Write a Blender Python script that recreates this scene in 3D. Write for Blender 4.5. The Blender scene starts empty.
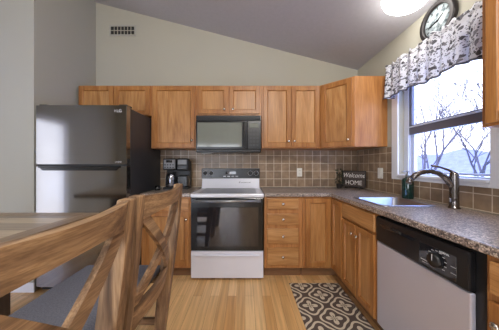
import bpy, bmesh, math, random
from mathutils import Matrix, Vector, Euler
random.seed(7)
SC = bpy.context.scene
COL = SC.collection
PI = math.pi

def lin(r, g, b):
    f = lambda c: (c/255/12.92) if c/255 <= .04045 else ((c/255+.055)/1.055)**2.4
    return (f(r), f(g), f(b), 1)

# ------------------------------------------------------------------ camera, world, lights, exposure
HC = 1.26
cam = bpy.data.cameras.new('camera'); cam_o = bpy.data.objects.new('camera', cam); COL.objects.link(cam_o)
cam.sensor_width = 36; cam.lens = 205/499*36; cam.clip_start = .02; cam.clip_end = 300
cam.shift_x = 4.5/499; cam.shift_y = 0.0
cam_o.location = (0, 0, HC); cam_o.rotation_euler = (PI/2, 0, 0)
SC.camera = cam_o

WORLD_STRENGTH = 4.0
w = bpy.data.worlds.new('overcast_sky'); SC.world = w; w.use_nodes = True
wn = w.node_tree.nodes; wl = w.node_tree.links
bgn = wn['Background']; bgn.inputs['Strength'].default_value = WORLD_STRENGTH
tc = wn.new('ShaderNodeTexCoord'); nz = wn.new('ShaderNodeTexNoise'); nz.inputs['Scale'].default_value = 2.2; nz.inputs['Detail'].default_value = 4
spz = wn.new('ShaderNodeSeparateXYZ'); wl.new(tc.outputs['Generated'], spz.inputs[0])
mxz = wn.new('ShaderNodeMath'); mxz.operation = 'MULTIPLY_ADD'; mxz.inputs[1].default_value = .22   # thin cloud breaks up the height gradient
wl.new(tc.outputs['Generated'], nz.inputs['Vector']); wl.new(nz.outputs['Fac'], mxz.inputs[0]); wl.new(spz.outputs[2], mxz.inputs[2])
rp = wn.new('ShaderNodeValToRGB'); e = rp.color_ramp.elements
e[0].position = .10; e[0].color = (.50, .50, .56, 1); e[1].position = .85; e[1].color = (.85, 1.25, 2.6, 1)
k = e.new(.45); k.color = (.54, .57, .70, 1)
wl.new(mxz.outputs[0], rp.inputs['Fac']); wl.new(rp.outputs['Color'], bgn.inputs['Color'])

def area(name, loc, rot, sx, sy, power, color=(1, 1, 1), portal=False):
    l = bpy.data.lights.new(name, 'AREA'); l.shape = 'RECTANGLE'; l.size = sx; l.size_y = sy
    l.energy = power; l.color = color
    if portal: l.cycles.is_portal = True
    o = bpy.data.objects.new(name, l); COL.objects.link(o); o.location = loc; o.rotation_euler = rot
    return o
area('window_portal', (1.74, 1.705, 1.64), (0, PI/2, 0), .95, .79, 1, portal=True)
area('patio_daylight', (-1.3, -2.56, 1.1), (PI/2, 0, 0), 2.3, 2.0, 55, (.93, .96, 1.0))
area('side_door_daylight', (-3.72, .42, 1.1), (0, -PI/2, 0), 2.0, .9, 3.2, (.95, .97, 1.0))

SC.view_settings.view_transform = 'Standard'; SC.view_settings.look = 'None'
SC.view_settings.gamma = 1; SC.view_settings.exposure = 0.40; SC.view_settings.use_curve_mapping = False
SC.cycles.use_denoising = True
SC.cycles.max_bounces = 10; SC.cycles.diffuse_bounces = 6; SC.cycles.sample_clamp_indirect = 4

# ------------------------------------------------------------------ materials
def newmat(name):
    m = bpy.data.materials.new(name); m.use_nodes = True
    nt = m.node_tree; return m, nt.nodes, nt.links, nt.nodes['Principled BSDF']
def flat(name, c, rough=.5, metal=0, var=.0, scale=8, emit=None, spec=.5, bump=0, bscale=200):
    m, n, l, b = newmat(name)
    b.inputs['Roughness'].default_value = rough; b.inputs['Metallic'].default_value = metal
    b.inputs['Specular IOR Level'].default_value = spec
    t = n.new('ShaderNodeTexCoord'); no = n.new('ShaderNodeTexNoise'); no.inputs['Scale'].default_value = scale; no.inputs['Detail'].default_value = 5
    r = n.new('ShaderNodeValToRGB')
    r.color_ramp.elements[0].color = tuple(x*(1-var) for x in c[:3])+(1,); r.color_ramp.elements[1].color = tuple(min(1, x*(1+var)) for x in c[:3])+(1,)
    r.color_ramp.elements[0].position = .3; r.color_ramp.elements[1].position = .7
    l.new(t.outputs['Object'], no.inputs['Vector']); l.new(no.outputs['Fac'], r.inputs['Fac']); l.new(r.outputs['Color'], b.inputs['Base Color'])
    if bump:
        n2 = n.new('ShaderNodeTexNoise'); n2.inputs['Scale'].default_value = bscale; n2.inputs['Detail'].default_value = 3
        bp = n.new('ShaderNodeBump'); bp.inputs['Strength'].default_value = bump; bp.inputs['Distance'].default_value = .004
        l.new(t.outputs['Object'], n2.inputs['Vector']); l.new(n2.outputs['Fac'], bp.inputs['Height']); l.new(bp.outputs['Normal'], b.inputs['Normal'])
    if emit:
        b.inputs['Emission Color'].default_value = emit[0]; b.inputs['Emission Strength'].default_value = emit[1]
    return m
def wood(name, c1, c2, c3, axis, along=1.3, across=26, rough=.38, fine=.25):
    m, n, l, b = newmat(name)
    b.inputs['Roughness'].default_value = rough
    t = n.new('ShaderNodeTexCoord'); oi = n.new('ShaderNodeObjectInfo')
    ad = n.new('ShaderNodeVectorMath'); ad.operation = 'ADD'
    sc_ = n.new('ShaderNodeVectorMath'); sc_.operation = 'SCALE'; sc_.inputs[0].default_value = (7.3, 5.1, 9.7)
    l.new(oi.outputs['Random'], sc_.inputs['Scale']); l.new(t.outputs['Object'], ad.inputs[0]); l.new(sc_.outputs[0], ad.inputs[1])
    def mp(al, ac):
        p = n.new('ShaderNodeMapping'); v = [ac, ac, ac]; v[axis] = al; p.inputs['Scale'].default_value = v
        l.new(ad.outputs[0], p.inputs['Vector']); return p
    a = n.new('ShaderNodeTexNoise'); a.inputs['Scale'].default_value = 1; a.inputs['Detail'].default_value = 4; a.inputs['Distortion'].default_value = 1.2
    l.new(mp(along, across*.45).outputs[0], a.inputs['Vector'])
    f = n.new('ShaderNodeTexNoise'); f.inputs['Scale'].default_value = 1; f.inputs['Detail'].default_value = 3
    l.new(mp(along*5, across*7).outputs[0], f.inputs['Vector'])
    r = n.new('ShaderNodeValToRGB'); e = r.color_ramp.elements
    e[0].position = .3; e[0].color = c1; e[1].position = .7; e[1].color = c3
    k = e.new(.5); k.color = c2
    l.new(a.outputs['Fac'], r.inputs['Fac'])
    r2 = n.new('ShaderNodeValToRGB'); r2.color_ramp.elements[0].position = .35; r2.color_ramp.elements[1].position = .6
    r2.color_ramp.elements[0].color = (1-fine, 1-fine*1.1, 1-fine*1.2, 1); r2.color_ramp.elements[1].color = (1, 1, 1, 1)
    l.new(f.outputs['Fac'], r2.inputs['Fac'])
    mx = n.new('ShaderNodeMix'); mx.data_type = 'RGBA'; mx.blend_type = 'MULTIPLY'; mx.inputs[0].default_value = 1
    l.new(r.outputs['Color'], mx.inputs[6]); l.new(r2.outputs['Color'], mx.inputs[7]); l.new(mx.outputs[2], b.inputs['Base Color'])
    return m
def bricks(name, cA, cB, cM, bw, rh, mortar, rot, offset=0.0, rough=.3, loc=(0, 0, 0), grain=None, bump=.3, bias=0, metal=0):
    """flat tile or plank field; rot maps the object's axes so that the pattern's x runs along a row"""
    m, n, l, b = newmat(name)
    t = n.new('ShaderNodeTexCoord')
    # axes pick
    sep = n.new('ShaderNodeSeparateXYZ'); com = n.new('ShaderNodeCombineXYZ'); l.new(t.outputs['Object'], sep.inputs[0])
    l.new(sep.outputs[rot[0]], com.inputs[0]); l.new(sep.outputs[rot[1]], com.inputs[1])
    mp = n.new('ShaderNodeMapping'); mp.inputs['Location'].default_value = loc; l.new(com.outputs[0], mp.inputs['Vector'])
    br = n.new('ShaderNodeTexBrick'); br.offset = offset; br.offset_frequency = 2; br.squash = 1
    br.inputs['Color1'].default_value = cA; br.inputs['Color2'].default_value = cB; br.inputs['Mortar'].default_value = cM
    br.inputs['Scale'].default_value = 1; br.inputs['Mortar Size'].default_value = mortar; br.inputs['Mortar Smooth'].default_value = .2
    br.inputs['Brick Width'].default_value = bw; br.inputs['Row Height'].default_value = rh; br.inputs['Bias'].default_value = bias
    l.new(mp.outputs[0], br.inputs['Vector'])
    colour = br.outputs['Color']
    g = n.new('ShaderNodeTexNoise'); g.inputs['Scale'].default_value = 1; g.inputs['Detail'].default_value = 5
    mg = n.new('ShaderNodeMapping'); mg.inputs['Scale'].default_value = grain or (14, 14, 14); l.new(com.outputs[0], mg.inputs['Vector']); l.new(mg.outputs[0], g.inputs['Vector'])
    r = n.new('ShaderNodeValToRGB'); r.color_ramp.elements[0].position = .3; r.color_ramp.elements[1].position = .7
    r.color_ramp.elements[0].color = (.74, .72, .70, 1); r.color_ramp.elements[1].color = (1.08, 1.08, 1.08, 1)
    l.new(g.outputs['Fac'], r.inputs['Fac'])
    mx = n.new('ShaderNodeMix'); mx.data_type = 'RGBA'; mx.blend_type = 'MULTIPLY'; mx.inputs[0].default_value = 1
    l.new(colour, mx.inputs[6]); l.new(r.outputs['Color'], mx.inputs[7]); l.new(mx.outputs[2], b.inputs['Base Color'])
    b.inputs['Roughness'].default_value = rough
    if bump:
        bp = n.new('ShaderNodeBump'); bp.inputs['Strength'].default_value = bump; bp.inputs['Distance'].default_value = .003; bp.invert = True
        l.new(br.outputs['Fac'], bp.inputs['Height']); l.new(bp.outputs['Normal'], b.inputs['Normal'])
    return m
def glass(name, tint=(.96, .98, 1, 1)):
    m, n, l, b = newmat(name)
    n.remove(b); out = n['Material Output']
    tr = n.new('ShaderNodeBsdfTransparent'); tr.inputs['Color'].default_value = tint
    gl = n.new('ShaderNodeBsdfGlossy'); gl.inputs['Roughness'].default_value = .02
    lw = n.new('ShaderNodeLayerWeight'); lw.inputs['Blend'].default_value = .5
    pw = n.new('ShaderNodeMath'); pw.operation = 'POWER'; pw.inputs[1].default_value = 4; l.new(lw.outputs['Facing'], pw.inputs[0])
    fr = n.new('ShaderNodeMapRange'); fr.inputs[3].default_value = .03; fr.inputs[4].default_value = .7; l.new(pw.outputs[0], fr.inputs[0])
    mx = n.new('ShaderNodeMixShader'); l.new(fr.outputs[0], mx.inputs[0]); l.new(tr.outputs[0], mx.inputs[1]); l.new(gl.outputs[0], mx.inputs[2])
    l.new(mx.outputs[0], out.inputs['Surface']); return m
def granite(name):
    m, n, l, b = newmat(name)
    t = n.new('ShaderNodeTexCoord')
    v = n.new('ShaderNodeTexVoronoi'); v.inputs['Scale'].default_value = 170; l.new(t.outputs['Object'], v.inputs['Vector'])
    s = n.new('ShaderNodeSeparateColor'); l.new(v.outputs['Color'], s.inputs[0])
    r = n.new('ShaderNodeValToRGB'); e = r.color_ramp.elements; r.color_ramp.interpolation = 'CONSTANT'
    e[0].position = 0; e[0].color = lin(66, 58, 54)
    e[1].position = .85; e[1].color = lin(206, 190, 174)
    for p, c in ((.25, (134, 118, 108)), (.55, (164, 148, 138)), (.72, (104, 92, 88))):
        k = e.new(p); k.color = lin(*c)
    l.new(s.outputs[0], r.inputs['Fac']); l.new(r.outputs['Color'], b.inputs['Base Color'])
    b.inputs['Roughness'].default_value = .3; b.inputs['Specular IOR Level'].default_value = .9; return m
def brushed(name, c, rough=.3, axis=2, amt=.12):
    m, n, l, b = newmat(name)
    t = n.new('ShaderNodeTexCoord'); mp = n.new('ShaderNodeMapping'); v = [300, 300, 300]; v[axis] = 3; mp.inputs['Scale'].default_value = v
    no = n.new('ShaderNodeTexNoise'); no.inputs['Scale'].default_value = 1; l.new(t.outputs['Object'], mp.inputs['Vector']); l.new(mp.outputs[0], no.inputs['Vector'])
    mr = n.new('ShaderNodeMapRange'); mr.inputs[3].default_value = rough-amt/2; mr.inputs[4].default_value = rough+amt/2; l.new(no.outputs['Fac'], mr.inputs[0]); l.new(mr.outputs[0], b.inputs['Roughness'])
    b.inputs['Base Color'].default_value = c; b.inputs['Metallic'].default_value = 1; return m

M = {}
M['wall'] = flat('wall_paint', lin(174, 170, 155), .85, var=.015, scale=1.5)
M['wall_white'] = flat('wall_paint_light', lin(168, 166, 156), .85, var=.015, scale=1.5)
M['ceiling'] = flat('ceiling_paint', lin(178, 177, 182), .9, var=.03, scale=30, bump=.25, bscale=60)
M['trim'] = flat('white_trim_paint', lin(228, 228, 232), .45, var=.01)
M['vinyl'] = flat('window_vinyl', lin(205, 207, 216), .4, var=.02)
M['vinyl_backlit'] = flat('sash_backlit_shade', lin(98, 98, 110), .4, var=.03)  # upper sash: backlit shade put into the vinyl's colour
M['floor'] = bricks('oak_floor', lin(244, 206, 148), lin(210, 160, 100), lin(160, 118, 72), .75, .083, .0012, (1, 0), offset=.37, rough=.32, grain=(2.0, 42, 1), bump=.1)
TA, TB, TM = lin(162, 136, 108), lin(130, 108, 86), lin(216, 200, 178)
M['tile_back'] = bricks('backsplash_tile', TA, TB, TM, .1085, .1085, .0035, (0, 2), rough=.35, loc=(0.03, -.958+.1085*9, 0))
M['tile_right'] = bricks('backsplash_tile_side', TA, TB, TM, .1085, .1085, .0035, (1, 2), rough=.35, loc=(.0, -.958+.1085*9, 0))
O1, O2, O3 = lin(154, 104, 54), lin(178, 127, 74), lin(195, 147, 94)
M['oak_v'] = wood('oak_upright_grain', O1, O2, O3, 2)
M['oak_h'] = wood('oak_level_grain', O1, O2, O3, 0)
M['oak_body'] = wood('oak_frame', lin(160, 102, 54), lin(182, 124, 70), lin(196, 140, 86), 2)
M['oak_rail'] = wood('oak_door_frame', lin(146, 92, 44), lin(168, 113, 59), lin(182, 130, 74), 2)
M['toe'] = flat('toe_kick_brown', lin(120, 84, 52), .6, var=.1)
M['nickel'] = flat('nickel', lin(205, 198, 186), .25, 1, var=.02)
M['granite'] = granite('granite_laminate')
M['black'] = flat('black_enamel', lin(16, 16, 18), .22, var=.1)
M['black_matte'] = flat('black_plastic', lin(26, 26, 28), .45, var=.1)
M['black_panel'] = flat('black_control_panel', lin(20, 20, 22), .3, var=.1)
M['dark_glass'] = flat('dark_oven_glass', lin(34, 34, 38), .05, var=.05, spec=.9)
M['mw_glass'] = flat('pale_reflection_glass', lin(116, 120, 112), .08, var=.05, spec=.9)  # microwave glass: reflection of the pale wall lightened into the base colour
M['white_enamel'] = flat('white_enamel', lin(222, 222, 230), .25, var=.01)
M['grey_enamel'] = flat('grey_glass_top', lin(84, 86, 92), .3, var=.04)
M['print'] = flat('pale_print', lin(205, 205, 208), .5)
M['fridge'] = brushed('black_stainless', lin(142, 139, 137), .13, 2, .05)
M['fridge_side'] = flat('charcoal_side', lin(46, 46, 50), .38, 0, var=.05)
M['steel'] = flat('dishwasher_steel', lin(204, 203, 214), .42, .5, var=.015, scale=3)
M['sink'] = brushed('sink_steel', lin(185, 188, 196), .34, 1, .08)
M['faucet'] = flat('slate_metal', lin(128, 122, 120), .24, 1, var=.03)
M['lamp'] = flat('lamp_glass', lin(250, 248, 244), .3, emit=((1, .97, .92, 1), 7))
M['white_plastic'] = flat('white_plastic', lin(232, 228, 218), .4)
M['dark_grey'] = flat('dark_slot', lin(40, 40, 40), .6)
M['glass'] = glass('window_glass')
M['clock_frame'] = flat('pewter_frame', lin(48, 44, 44), .35, .4, var=.12, scale=30)
M['cloth_trim'] = flat('grey_piping', lin(88, 88, 98), .8)
M['snow'] = flat('snow', lin(236, 240, 250), .9, var=.04, scale=.5)
M['bark'] = flat('bark', lin(74, 64, 66), .9, var=.25, scale=9)
M['bark2'] = flat('dark_bark', lin(56, 50, 54), .9, var=.25, scale=9)
M['twig'] = flat('grey_twigs', lin(112, 104, 122), .9, var=.15, scale=.8)
M['soap_bottle'] = flat('dark_green_bottle', lin(14, 50, 44), .1, var=.2, spec=.8)
M['leaf'] = flat('dark_green_leaf', lin(40, 58, 40), .6, var=.35, scale=60)
M['pot'] = flat('dark_pot', lin(50, 44, 40), .6, var=.1)
M['sign_wood'] = wood('sign_boards', lin(58, 48, 44), lin(76, 64, 58), lin(92, 80, 74), 0, rough=.7)
M['sign_paint'] = flat('white_paint_lettering', lin(222, 216, 208), .6)
M['silver_face'] = flat('silver_face', lin(150, 150, 152), .3, .7, var=.03)
M['pewter'] = flat('pewter_face', lin(116, 116, 118), .45, .4, var=.04)
M['carafe'] = flat('carafe_steel', lin(150, 152, 160), .15, .9, var=.05)
W1, W2, W3 = lin(92, 69, 50), lin(138, 108, 80), lin(186, 152, 114)
for k, ax in (('x', 0), ('y', 1), ('z', 2)):
    M['ch_'+k] = wood('weathered_wood_'+k, W1, W2, W3, ax, along=2.2, across=34, rough=.55, fine=.32)
M['table_edge'] = wood('table_board', lin(132, 108, 84), lin(158, 134, 106), lin(178, 154, 126), 1, rough=.35)
M['table_leg'] = wood('table_dark_leg', lin(52, 42, 36), lin(66, 54, 46), lin(80, 66, 56), 2, rough=.5)
M['table_top'] = bricks('table_planks', lin(206, 188, 160), lin(140, 122, 102), lin(84, 70, 58), 1.1, .13, .002, (0, 1), offset=.3, rough=.3, grain=(3, 40, 1), bump=.1)
M['seat'] = flat('blue_grey_weave', lin(104, 106, 116), .9, var=.25, scale=160, bump=.4, bscale=300)

def valance_cloth():
    m, n, l, b = newmat('leaf_print_cloth'); b.inputs['Roughness'].default_value = .9
    t = n.new('ShaderNodeTexCoord')
    mp = n.new('ShaderNodeMapping'); mp.inputs['Scale'].default_value = (.2, 1, 1); l.new(t.outputs['Object'], mp.inputs['Vector'])
    dn = n.new('ShaderNodeTexNoise'); dn.inputs['Scale'].default_value = 22; l.new(mp.outputs[0], dn.inputs['Vector'])
    ds = n.new('ShaderNodeVectorMath'); ds.operation = 'MULTIPLY_ADD'; ds.inputs[1].default_value = (.035, .035, .035); l.new(dn.outputs['Color'], ds.inputs[0]); l.new(mp.outputs[0], ds.inputs[2])
    def layer(scale, lo, hi, seedx):
        a = n.new('ShaderNodeVectorMath'); a.operation = 'ADD'; a.inputs[1].default_value = (0, seedx, seedx*.7); l.new(ds.outputs[0], a.inputs[0])
        v = n.new('ShaderNodeTexVoronoi'); v.inputs['Scale'].default_value = scale; v.inputs['Randomness'].default_value = .9; l.new(a.outputs[0], v.inputs['Vector'])
        s = n.new('ShaderNodeSeparateColor'); l.new(v.outputs['Color'], s.inputs[0])
        # leaf where distance < threshold(by cell)
        k = n.new('ShaderNodeMapRange'); k.inputs[3].default_value = lo; k.inputs[4].default_value = hi; l.new(s.outputs[0], k.inputs[0])
        c = n.new('ShaderNodeMath'); c.operation = 'LESS_THAN'; l.new(v.outputs['Distance'], c.inputs[0]); l.new(k.outputs[0], c.inputs[1])
        return c, s
    c1, s1 = layer(38, .15, .56, 0); c2, s2 = layer(76, .05, .48, 3.3)
    base = lin(226, 226, 232)
    r1 = n.new('ShaderNodeValToRGB'); r1.color_ramp.elements[0].color = lin(52, 52, 58); r1.color_ramp.elements[1].color = lin(150, 148, 156); l.new(s1.outputs[1], r1.inputs['Fac'])
    m1 = n.new('ShaderNodeMix'); m1.data_type = 'RGBA'; m1.inputs[6].default_value = base; l.new(c2.outputs[0], m1.inputs[0]); m1.inputs[7].default_value = lin(104, 102, 112)
    m2 = n.new('ShaderNodeMix'); m2.data_type = 'RGBA'; l.new(c1.outputs[0], m2.inputs[0]); l.new(m1.outputs[2], m2.inputs[6]); l.new(r1.outputs['Color'], m2.inputs[7])
    l.new(m2.outputs[2], b.inputs['Base Color'])
    tl = n.new('ShaderNodeBsdfTranslucent'); l.new(m2.outputs[2], tl.inputs['Color'])
    mx = n.new('ShaderNodeMixShader'); mx.inputs[0].default_value = .3; out = n['Material Output']
    l.new(b.outputs[0], mx.inputs[1]); l.new(tl.outputs[0], mx.inputs[2]); l.new(mx.outputs[0], out.inputs['Surface'])
    return m
M['valance'] = valance_cloth()
def rug_mat():
    m, n, l, b = newmat('trellis_rug'); b.inputs['Roughness'].default_value = .95; b.inputs['Specular IOR Level'].default_value = .1
    t = n.new('ShaderNodeTexCoord'); sp = n.new('ShaderNodeSeparateXYZ'); l.new(t.outputs['Object'], sp.inputs[0])
    def mth(op, a, bb=None, c=None):
        k = n.new('ShaderNodeMath'); k.operation = op
        for i, x in enumerate((a, bb, c)):
            if x is None: continue
            if isinstance(x, (int, float)): k.inputs[i].default_value = x
            else: l.new(x, k.inputs[i])
        return k.outputs[0]
    x = mth('DIVIDE', sp.outputs[0], .30); y = mth('DIVIDE', sp.outputs[1], .30)
    a = mth('ADD', x, y); bb = mth('SUBTRACT', x, y)
    a = mth('SUBTRACT', mth('FRACT', mth('ADD', a, 50.5)), .5); bb = mth('SUBTRACT', mth('FRACT', mth('ADD', bb, 50.5)), .5)
    r = mth('SQRT', mth('ADD', mth('MULTIPLY', a, a), mth('MULTIPLY', bb, bb)))
    th = mth('ARCTAN2', bb, a)
    s2 = mth('ABSOLUTE', mth('SINE', mth('MULTIPLY', th, 2)))
    petal = mth('LESS_THAN', r, mth('MULTIPLY', mth('POWER', s2, .8), .32))
    vein = mth('GREATER_THAN', r, mth('MULTIPLY', mth('POWER', s2, 6.0), .15))
    petal = mth('MULTIPLY', petal, vein)
    ring = mth('LESS_THAN', mth('ABSOLUTE', mth('SUBTRACT', r, mth('ADD', .455, mth('MULTIPLY', mth('COSINE', mth('MULTIPLY', th, 4)), -.06)))), .045)
    mxm = mth('MAXIMUM', petal, ring)
    mix = n.new('ShaderNodeMix'); mix.data_type = 'RGBA'; l.new(mxm, mix.inputs[0]); mix.inputs[6].default_value = lin(92, 80, 74); mix.inputs[7].default_value = lin(206, 194, 172)
    l.new(mix.outputs[2], b.inputs['Base Color']); return m
M['rug'] = rug_mat()
def clock_face_mat():
    m, n, l, b = newmat('printed_clock_face'); b.inputs['Roughness'].default_value = .15
    t = n.new('ShaderNodeTexCoord'); no = n.new('ShaderNodeTexNoise'); no.inputs['Scale'].default_value = 26; no.inputs['Detail'].default_value = 5
    l.new(t.outputs['Object'], no.inputs['Vector']); r = n.new('ShaderNodeValToRGB'); e = r.color_ramp.elements
    e[0].position = .36; e[0].color = lin(84, 96, 100); e[1].position = .56; e[1].color = lin(196, 208, 212)
    l.new(no.outputs['Fac'], r.inputs['Fac']); l.new(r.outputs['Color'], b.inputs['Base Color']); return m
M['clock_face'] = clock_face_mat()

# ------------------------------------------------------------------ mesh builder
class MB:
    def __init__(self): self.bm = bmesh.new()
    def box(self, x0, x1, y0, y1, z0, z1, bev=0, seg=1, T=None):
        mt = Matrix.Translation(((x0+x1)/2, (y0+y1)/2, (z0+z1)/2)) @ Matrix.Diagonal((abs(x1-x0), abs(y1-y0), abs(z1-z0), 1))
        if T is not None: mt = T @ mt
        vs = bmesh.ops.create_cube(self.bm, size=1, matrix=mt)['verts']
        if bev:
            es = list({e for v in vs for e in v.link_edges})
            bmesh.ops.bevel(self.bm, geom=es, offset=bev, segments=seg, affect='EDGES', profile=.5)
        return self
    def tube(self, pts, rad, seg=12, cap=True):
        pts = [Vector(p) for p in pts]; n = len(pts)
        if not isinstance(rad, (list, tuple)): rad = [rad]*n
        rings = []; up = None
        for i, p in enumerate(pts):
            d = (pts[min(i+1, n-1)]-pts[max(i-1, 0)]).normalized()
            if up is None:
                up = Vector((0, 0, 1)) if abs(d.z) < .9 else Vector((1, 0, 0))
            u = d.cross(up).normalized(); v = u.cross(d).normalized(); up = v
            rings.append([self.bm.verts.new(p+(u*math.cos(2*PI*k/seg)+v*math.sin(2*PI*k/seg))*rad[i]) for k in range(seg)])
        for i in range(n-1):
            for k in range(seg):
                f = self.bm.faces.new((rings[i][k], rings[i][(k+1) % seg], rings[i+1][(k+1) % seg], rings[i+1][k])); f.smooth = True
        if cap:
            self.bm.faces.new(list(reversed(rings[0]))); self.bm.faces.new(rings[-1])
        return self
    def lathe(self, prof, T=None, seg=24, sx=1, sy=1):
        """profile of (radius, height) about the local z axis"""
        T = T or Matrix.Identity(4); rings = []
        for r, z in prof:
            if r < 1e-6: rings.append([self.bm.verts.new(T @ Vector((0, 0, z)))])
            else: rings.append([self.bm.verts.new(T @ Vector((sx*r*math.cos(2*PI*k/seg), sy*r*math.sin(2*PI*k/seg), z))) for k in range(seg)])
        for a, b in zip(rings, rings[1:]):
            for k in range(seg):
                k2 = (k+1) % seg
                if len(a) == 1 and len(b) == 1: continue
                if len(a) == 1: f = self.bm.faces.new((a[0], b[k], b[k2]))
                elif len(b) == 1: f = self.bm.faces.new((a[k], b[0], a[k2]))
                else: f = self.bm.faces.new((a[k], b[k], b[k2], a[k2]))
                f.smooth = True
        closed = prof[0] == prof[-1]
        for rg, rev in ((rings[0], False), (rings[-1], True)):
            if len(rg) > 1 and not closed: self.bm.faces.new(list(reversed(rg)) if rev else rg)
        return self
    def prism(self, poly, a0, a1, axis, bev=0):
        """poly of 2-d points in the two other axes (in x,y,z order) extruded along axis"""
        def P(p, a):
            v = list(p); v.insert(axis, a); return Vector(v)
        A = [self.bm.verts.new(P(p, a0)) for p in poly]; B = [self.bm.verts.new(P(p, a1)) for p in poly]; n = len(poly)
        fs = [self.bm.faces.new(A), self.bm.faces.new(list(reversed(B)))]
        for i in range(n): fs.append(self.bm.faces.new((A[i], B[i], B[(i+1) % n], A[(i+1) % n])))
        if bev:
            es = list({e for f in fs for e in f.edges})
            bmesh.ops.bevel(self.bm, geom=es, offset=bev, segments=1, affect='EDGES', profile=.5)
        return self
    def cells(self, us, vs, mask, a0, a1, axis):
        """a slab of thickness a0..a1 along axis made of grid cells (holes where the mask is false)"""
        cache = {}
        def V(i, j, a):
            k = (i, j, a)
            if k not in cache:
                v = [us[i], vs[j]]; v.insert(axis, a0 if a == 0 else a1); cache[k] = self.bm.verts.new(v)
            return cache[k]
        ok = lambda i, j: 0 <= i < len(us)-1 and 0 <= j < len(vs)-1 and mask(i, j)
        for i in range(len(us)-1):
            for j in range(len(vs)-1):
                if not ok(i, j): continue
                for a in (0, 1): self.bm.faces.new((V(i, j, a), V(i+1, j, a), V(i+1, j+1, a), V(i, j+1, a)))
                for (di, dj, p, q) in ((-1, 0, (i, j), (i, j+1)), (1, 0, (i+1, j), (i+1, j+1)), (0, -1, (i, j), (i+1, j)), (0, 1, (i, j+1), (i+1, j+1))):
                    if not ok(i+di, j+dj): self.bm.faces.new((V(*p, 0), V(*q, 0), V(*q, 1), V(*p, 1)))
        return self
    def grid(self, rows, smooth=True):
        R = [[self.bm.verts.new(p) for p in r] for r in rows]
        for a, b in zip(R, R[1:]):
            for k in range(len(a)-1):
                f = self.bm.faces.new((a[k], a[k+1], b[k+1], b[k])); f.smooth = smooth
        return self
    def sweep(self, fn, n, closed_smooth=False):
        """fn(i/n) -> list of corner points of the cross-section; capped"""
        rings = [[self.bm.verts.new(p) for p in fn(i/n)] for i in range(n+1)]; m = len(rings[0])
        for a, b in zip(rings, rings[1:]):
            for k in range(m):
                self.bm.faces.new((a[k], a[(k+1) % m], b[(k+1) % m], b[k]))
        self.bm.faces.new(list(reversed(rings[0]))); self.bm.faces.new(rings[-1])
        return self
    def build(self, name, mat, parent=None, T=None, label=None):
        bmesh.ops.recalc_face_normals(self.bm, faces=self.bm.faces)
        me = bpy.data.meshes.new(name); self.bm.to_mesh(me); self.bm.free()
        me.materials.append(mat)
        o = bpy.data.objects.new(name, me); COL.objects.link(o)
        if parent is not None: o.parent = parent
        if T is not None: o.matrix_world = T
        if label: o['label'] = label
        return o
def tag(o, label, cat, group=None, kind=None):
    o['label'] = label; o['category'] = cat
    if group: o['group'] = group
    if kind: o['kind'] = kind
    return o
def thing(name, label, cat, T=None, group=None, kind=None):
    o = bpy.data.objects.new(name, None); COL.objects.link(o); o.empty_display_size = .05
    if T is not None: o.matrix_world = T
    return tag(o, label, cat, group, kind)
def struct(o, label=None):
    o['kind'] = 'structure'
    if label: o['label'] = label
    return o
def L(x, y, z, rz=0): return Matrix.Translation((x, y, z)) @ Matrix.Rotation(rz, 4, 'Z')
def text(name, body, size, mat, parent, T, depth=.0015, shear=0, align='CENTER', sx=1):
    c = bpy.data.curves.new(name, 'FONT'); c.body = body; c.size = size; c.extrude = depth/2; c.shear = shear
    c.align_x = align; c.align_y = 'CENTER'
    tmp = bpy.data.objects.new(name+'_curve', c); COL.objects.link(tmp)
    me = bpy.data.meshes.new_from_object(tmp, depsgraph=bpy.context.evaluated_depsgraph_get()); bpy.data.objects.remove(tmp)
    me.name = name; me.materials.clear(); me.materials.append(mat)
    o = bpy.data.objects.new(name, me); COL.objects.link(o)
    o.parent = parent; o.matrix_local = T @ Matrix.Diagonal((sx, 1, 1, 1)); return o
FRONT = Matrix.Rotation(PI/2, 4, 'X')    # lettering facing local -y

# ------------------------------------------------------------------ the setting
XR, YB, XL, YA = 1.58, 2.88, -2.095, 2.035
XO, YR = -3.6, -2.4
SL = .259
ceil_z = lambda x: 2.594+(1.573-x)*SL
struct(MB().box(XO-.15, XR+.14, YR-.15, YB+.12, -.12, 0).build('floor', M['floor']), 'pale oak strip floor')
struct(MB().prism([(XO-.15, ceil_z(XO-.15)), (XR+.14, ceil_z(XR+.14)), (XR+.14, ceil_z(XR+.14)+.12), (XO-.15, ceil_z(XO-.15)+.12)], YR-.15, YB+.12, 1).build('ceiling', M['ceiling']), 'sloping grey white ceiling')
struct(MB().prism([(XL-.02, 0), (XR+.14, 0), (XR+.14, ceil_z(XR+.14)), (XL-.02, ceil_z(XL-.02))], YB, YB+.12, 1).build('wall_back', M['wall']))
struct(MB().prism([(XO, 0), (XL, 0), (XL, ceil_z(XL)), (XO, ceil_z(XO))], YA, YB+.12, 1).build('wall_left', M['wall_white']))
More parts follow.
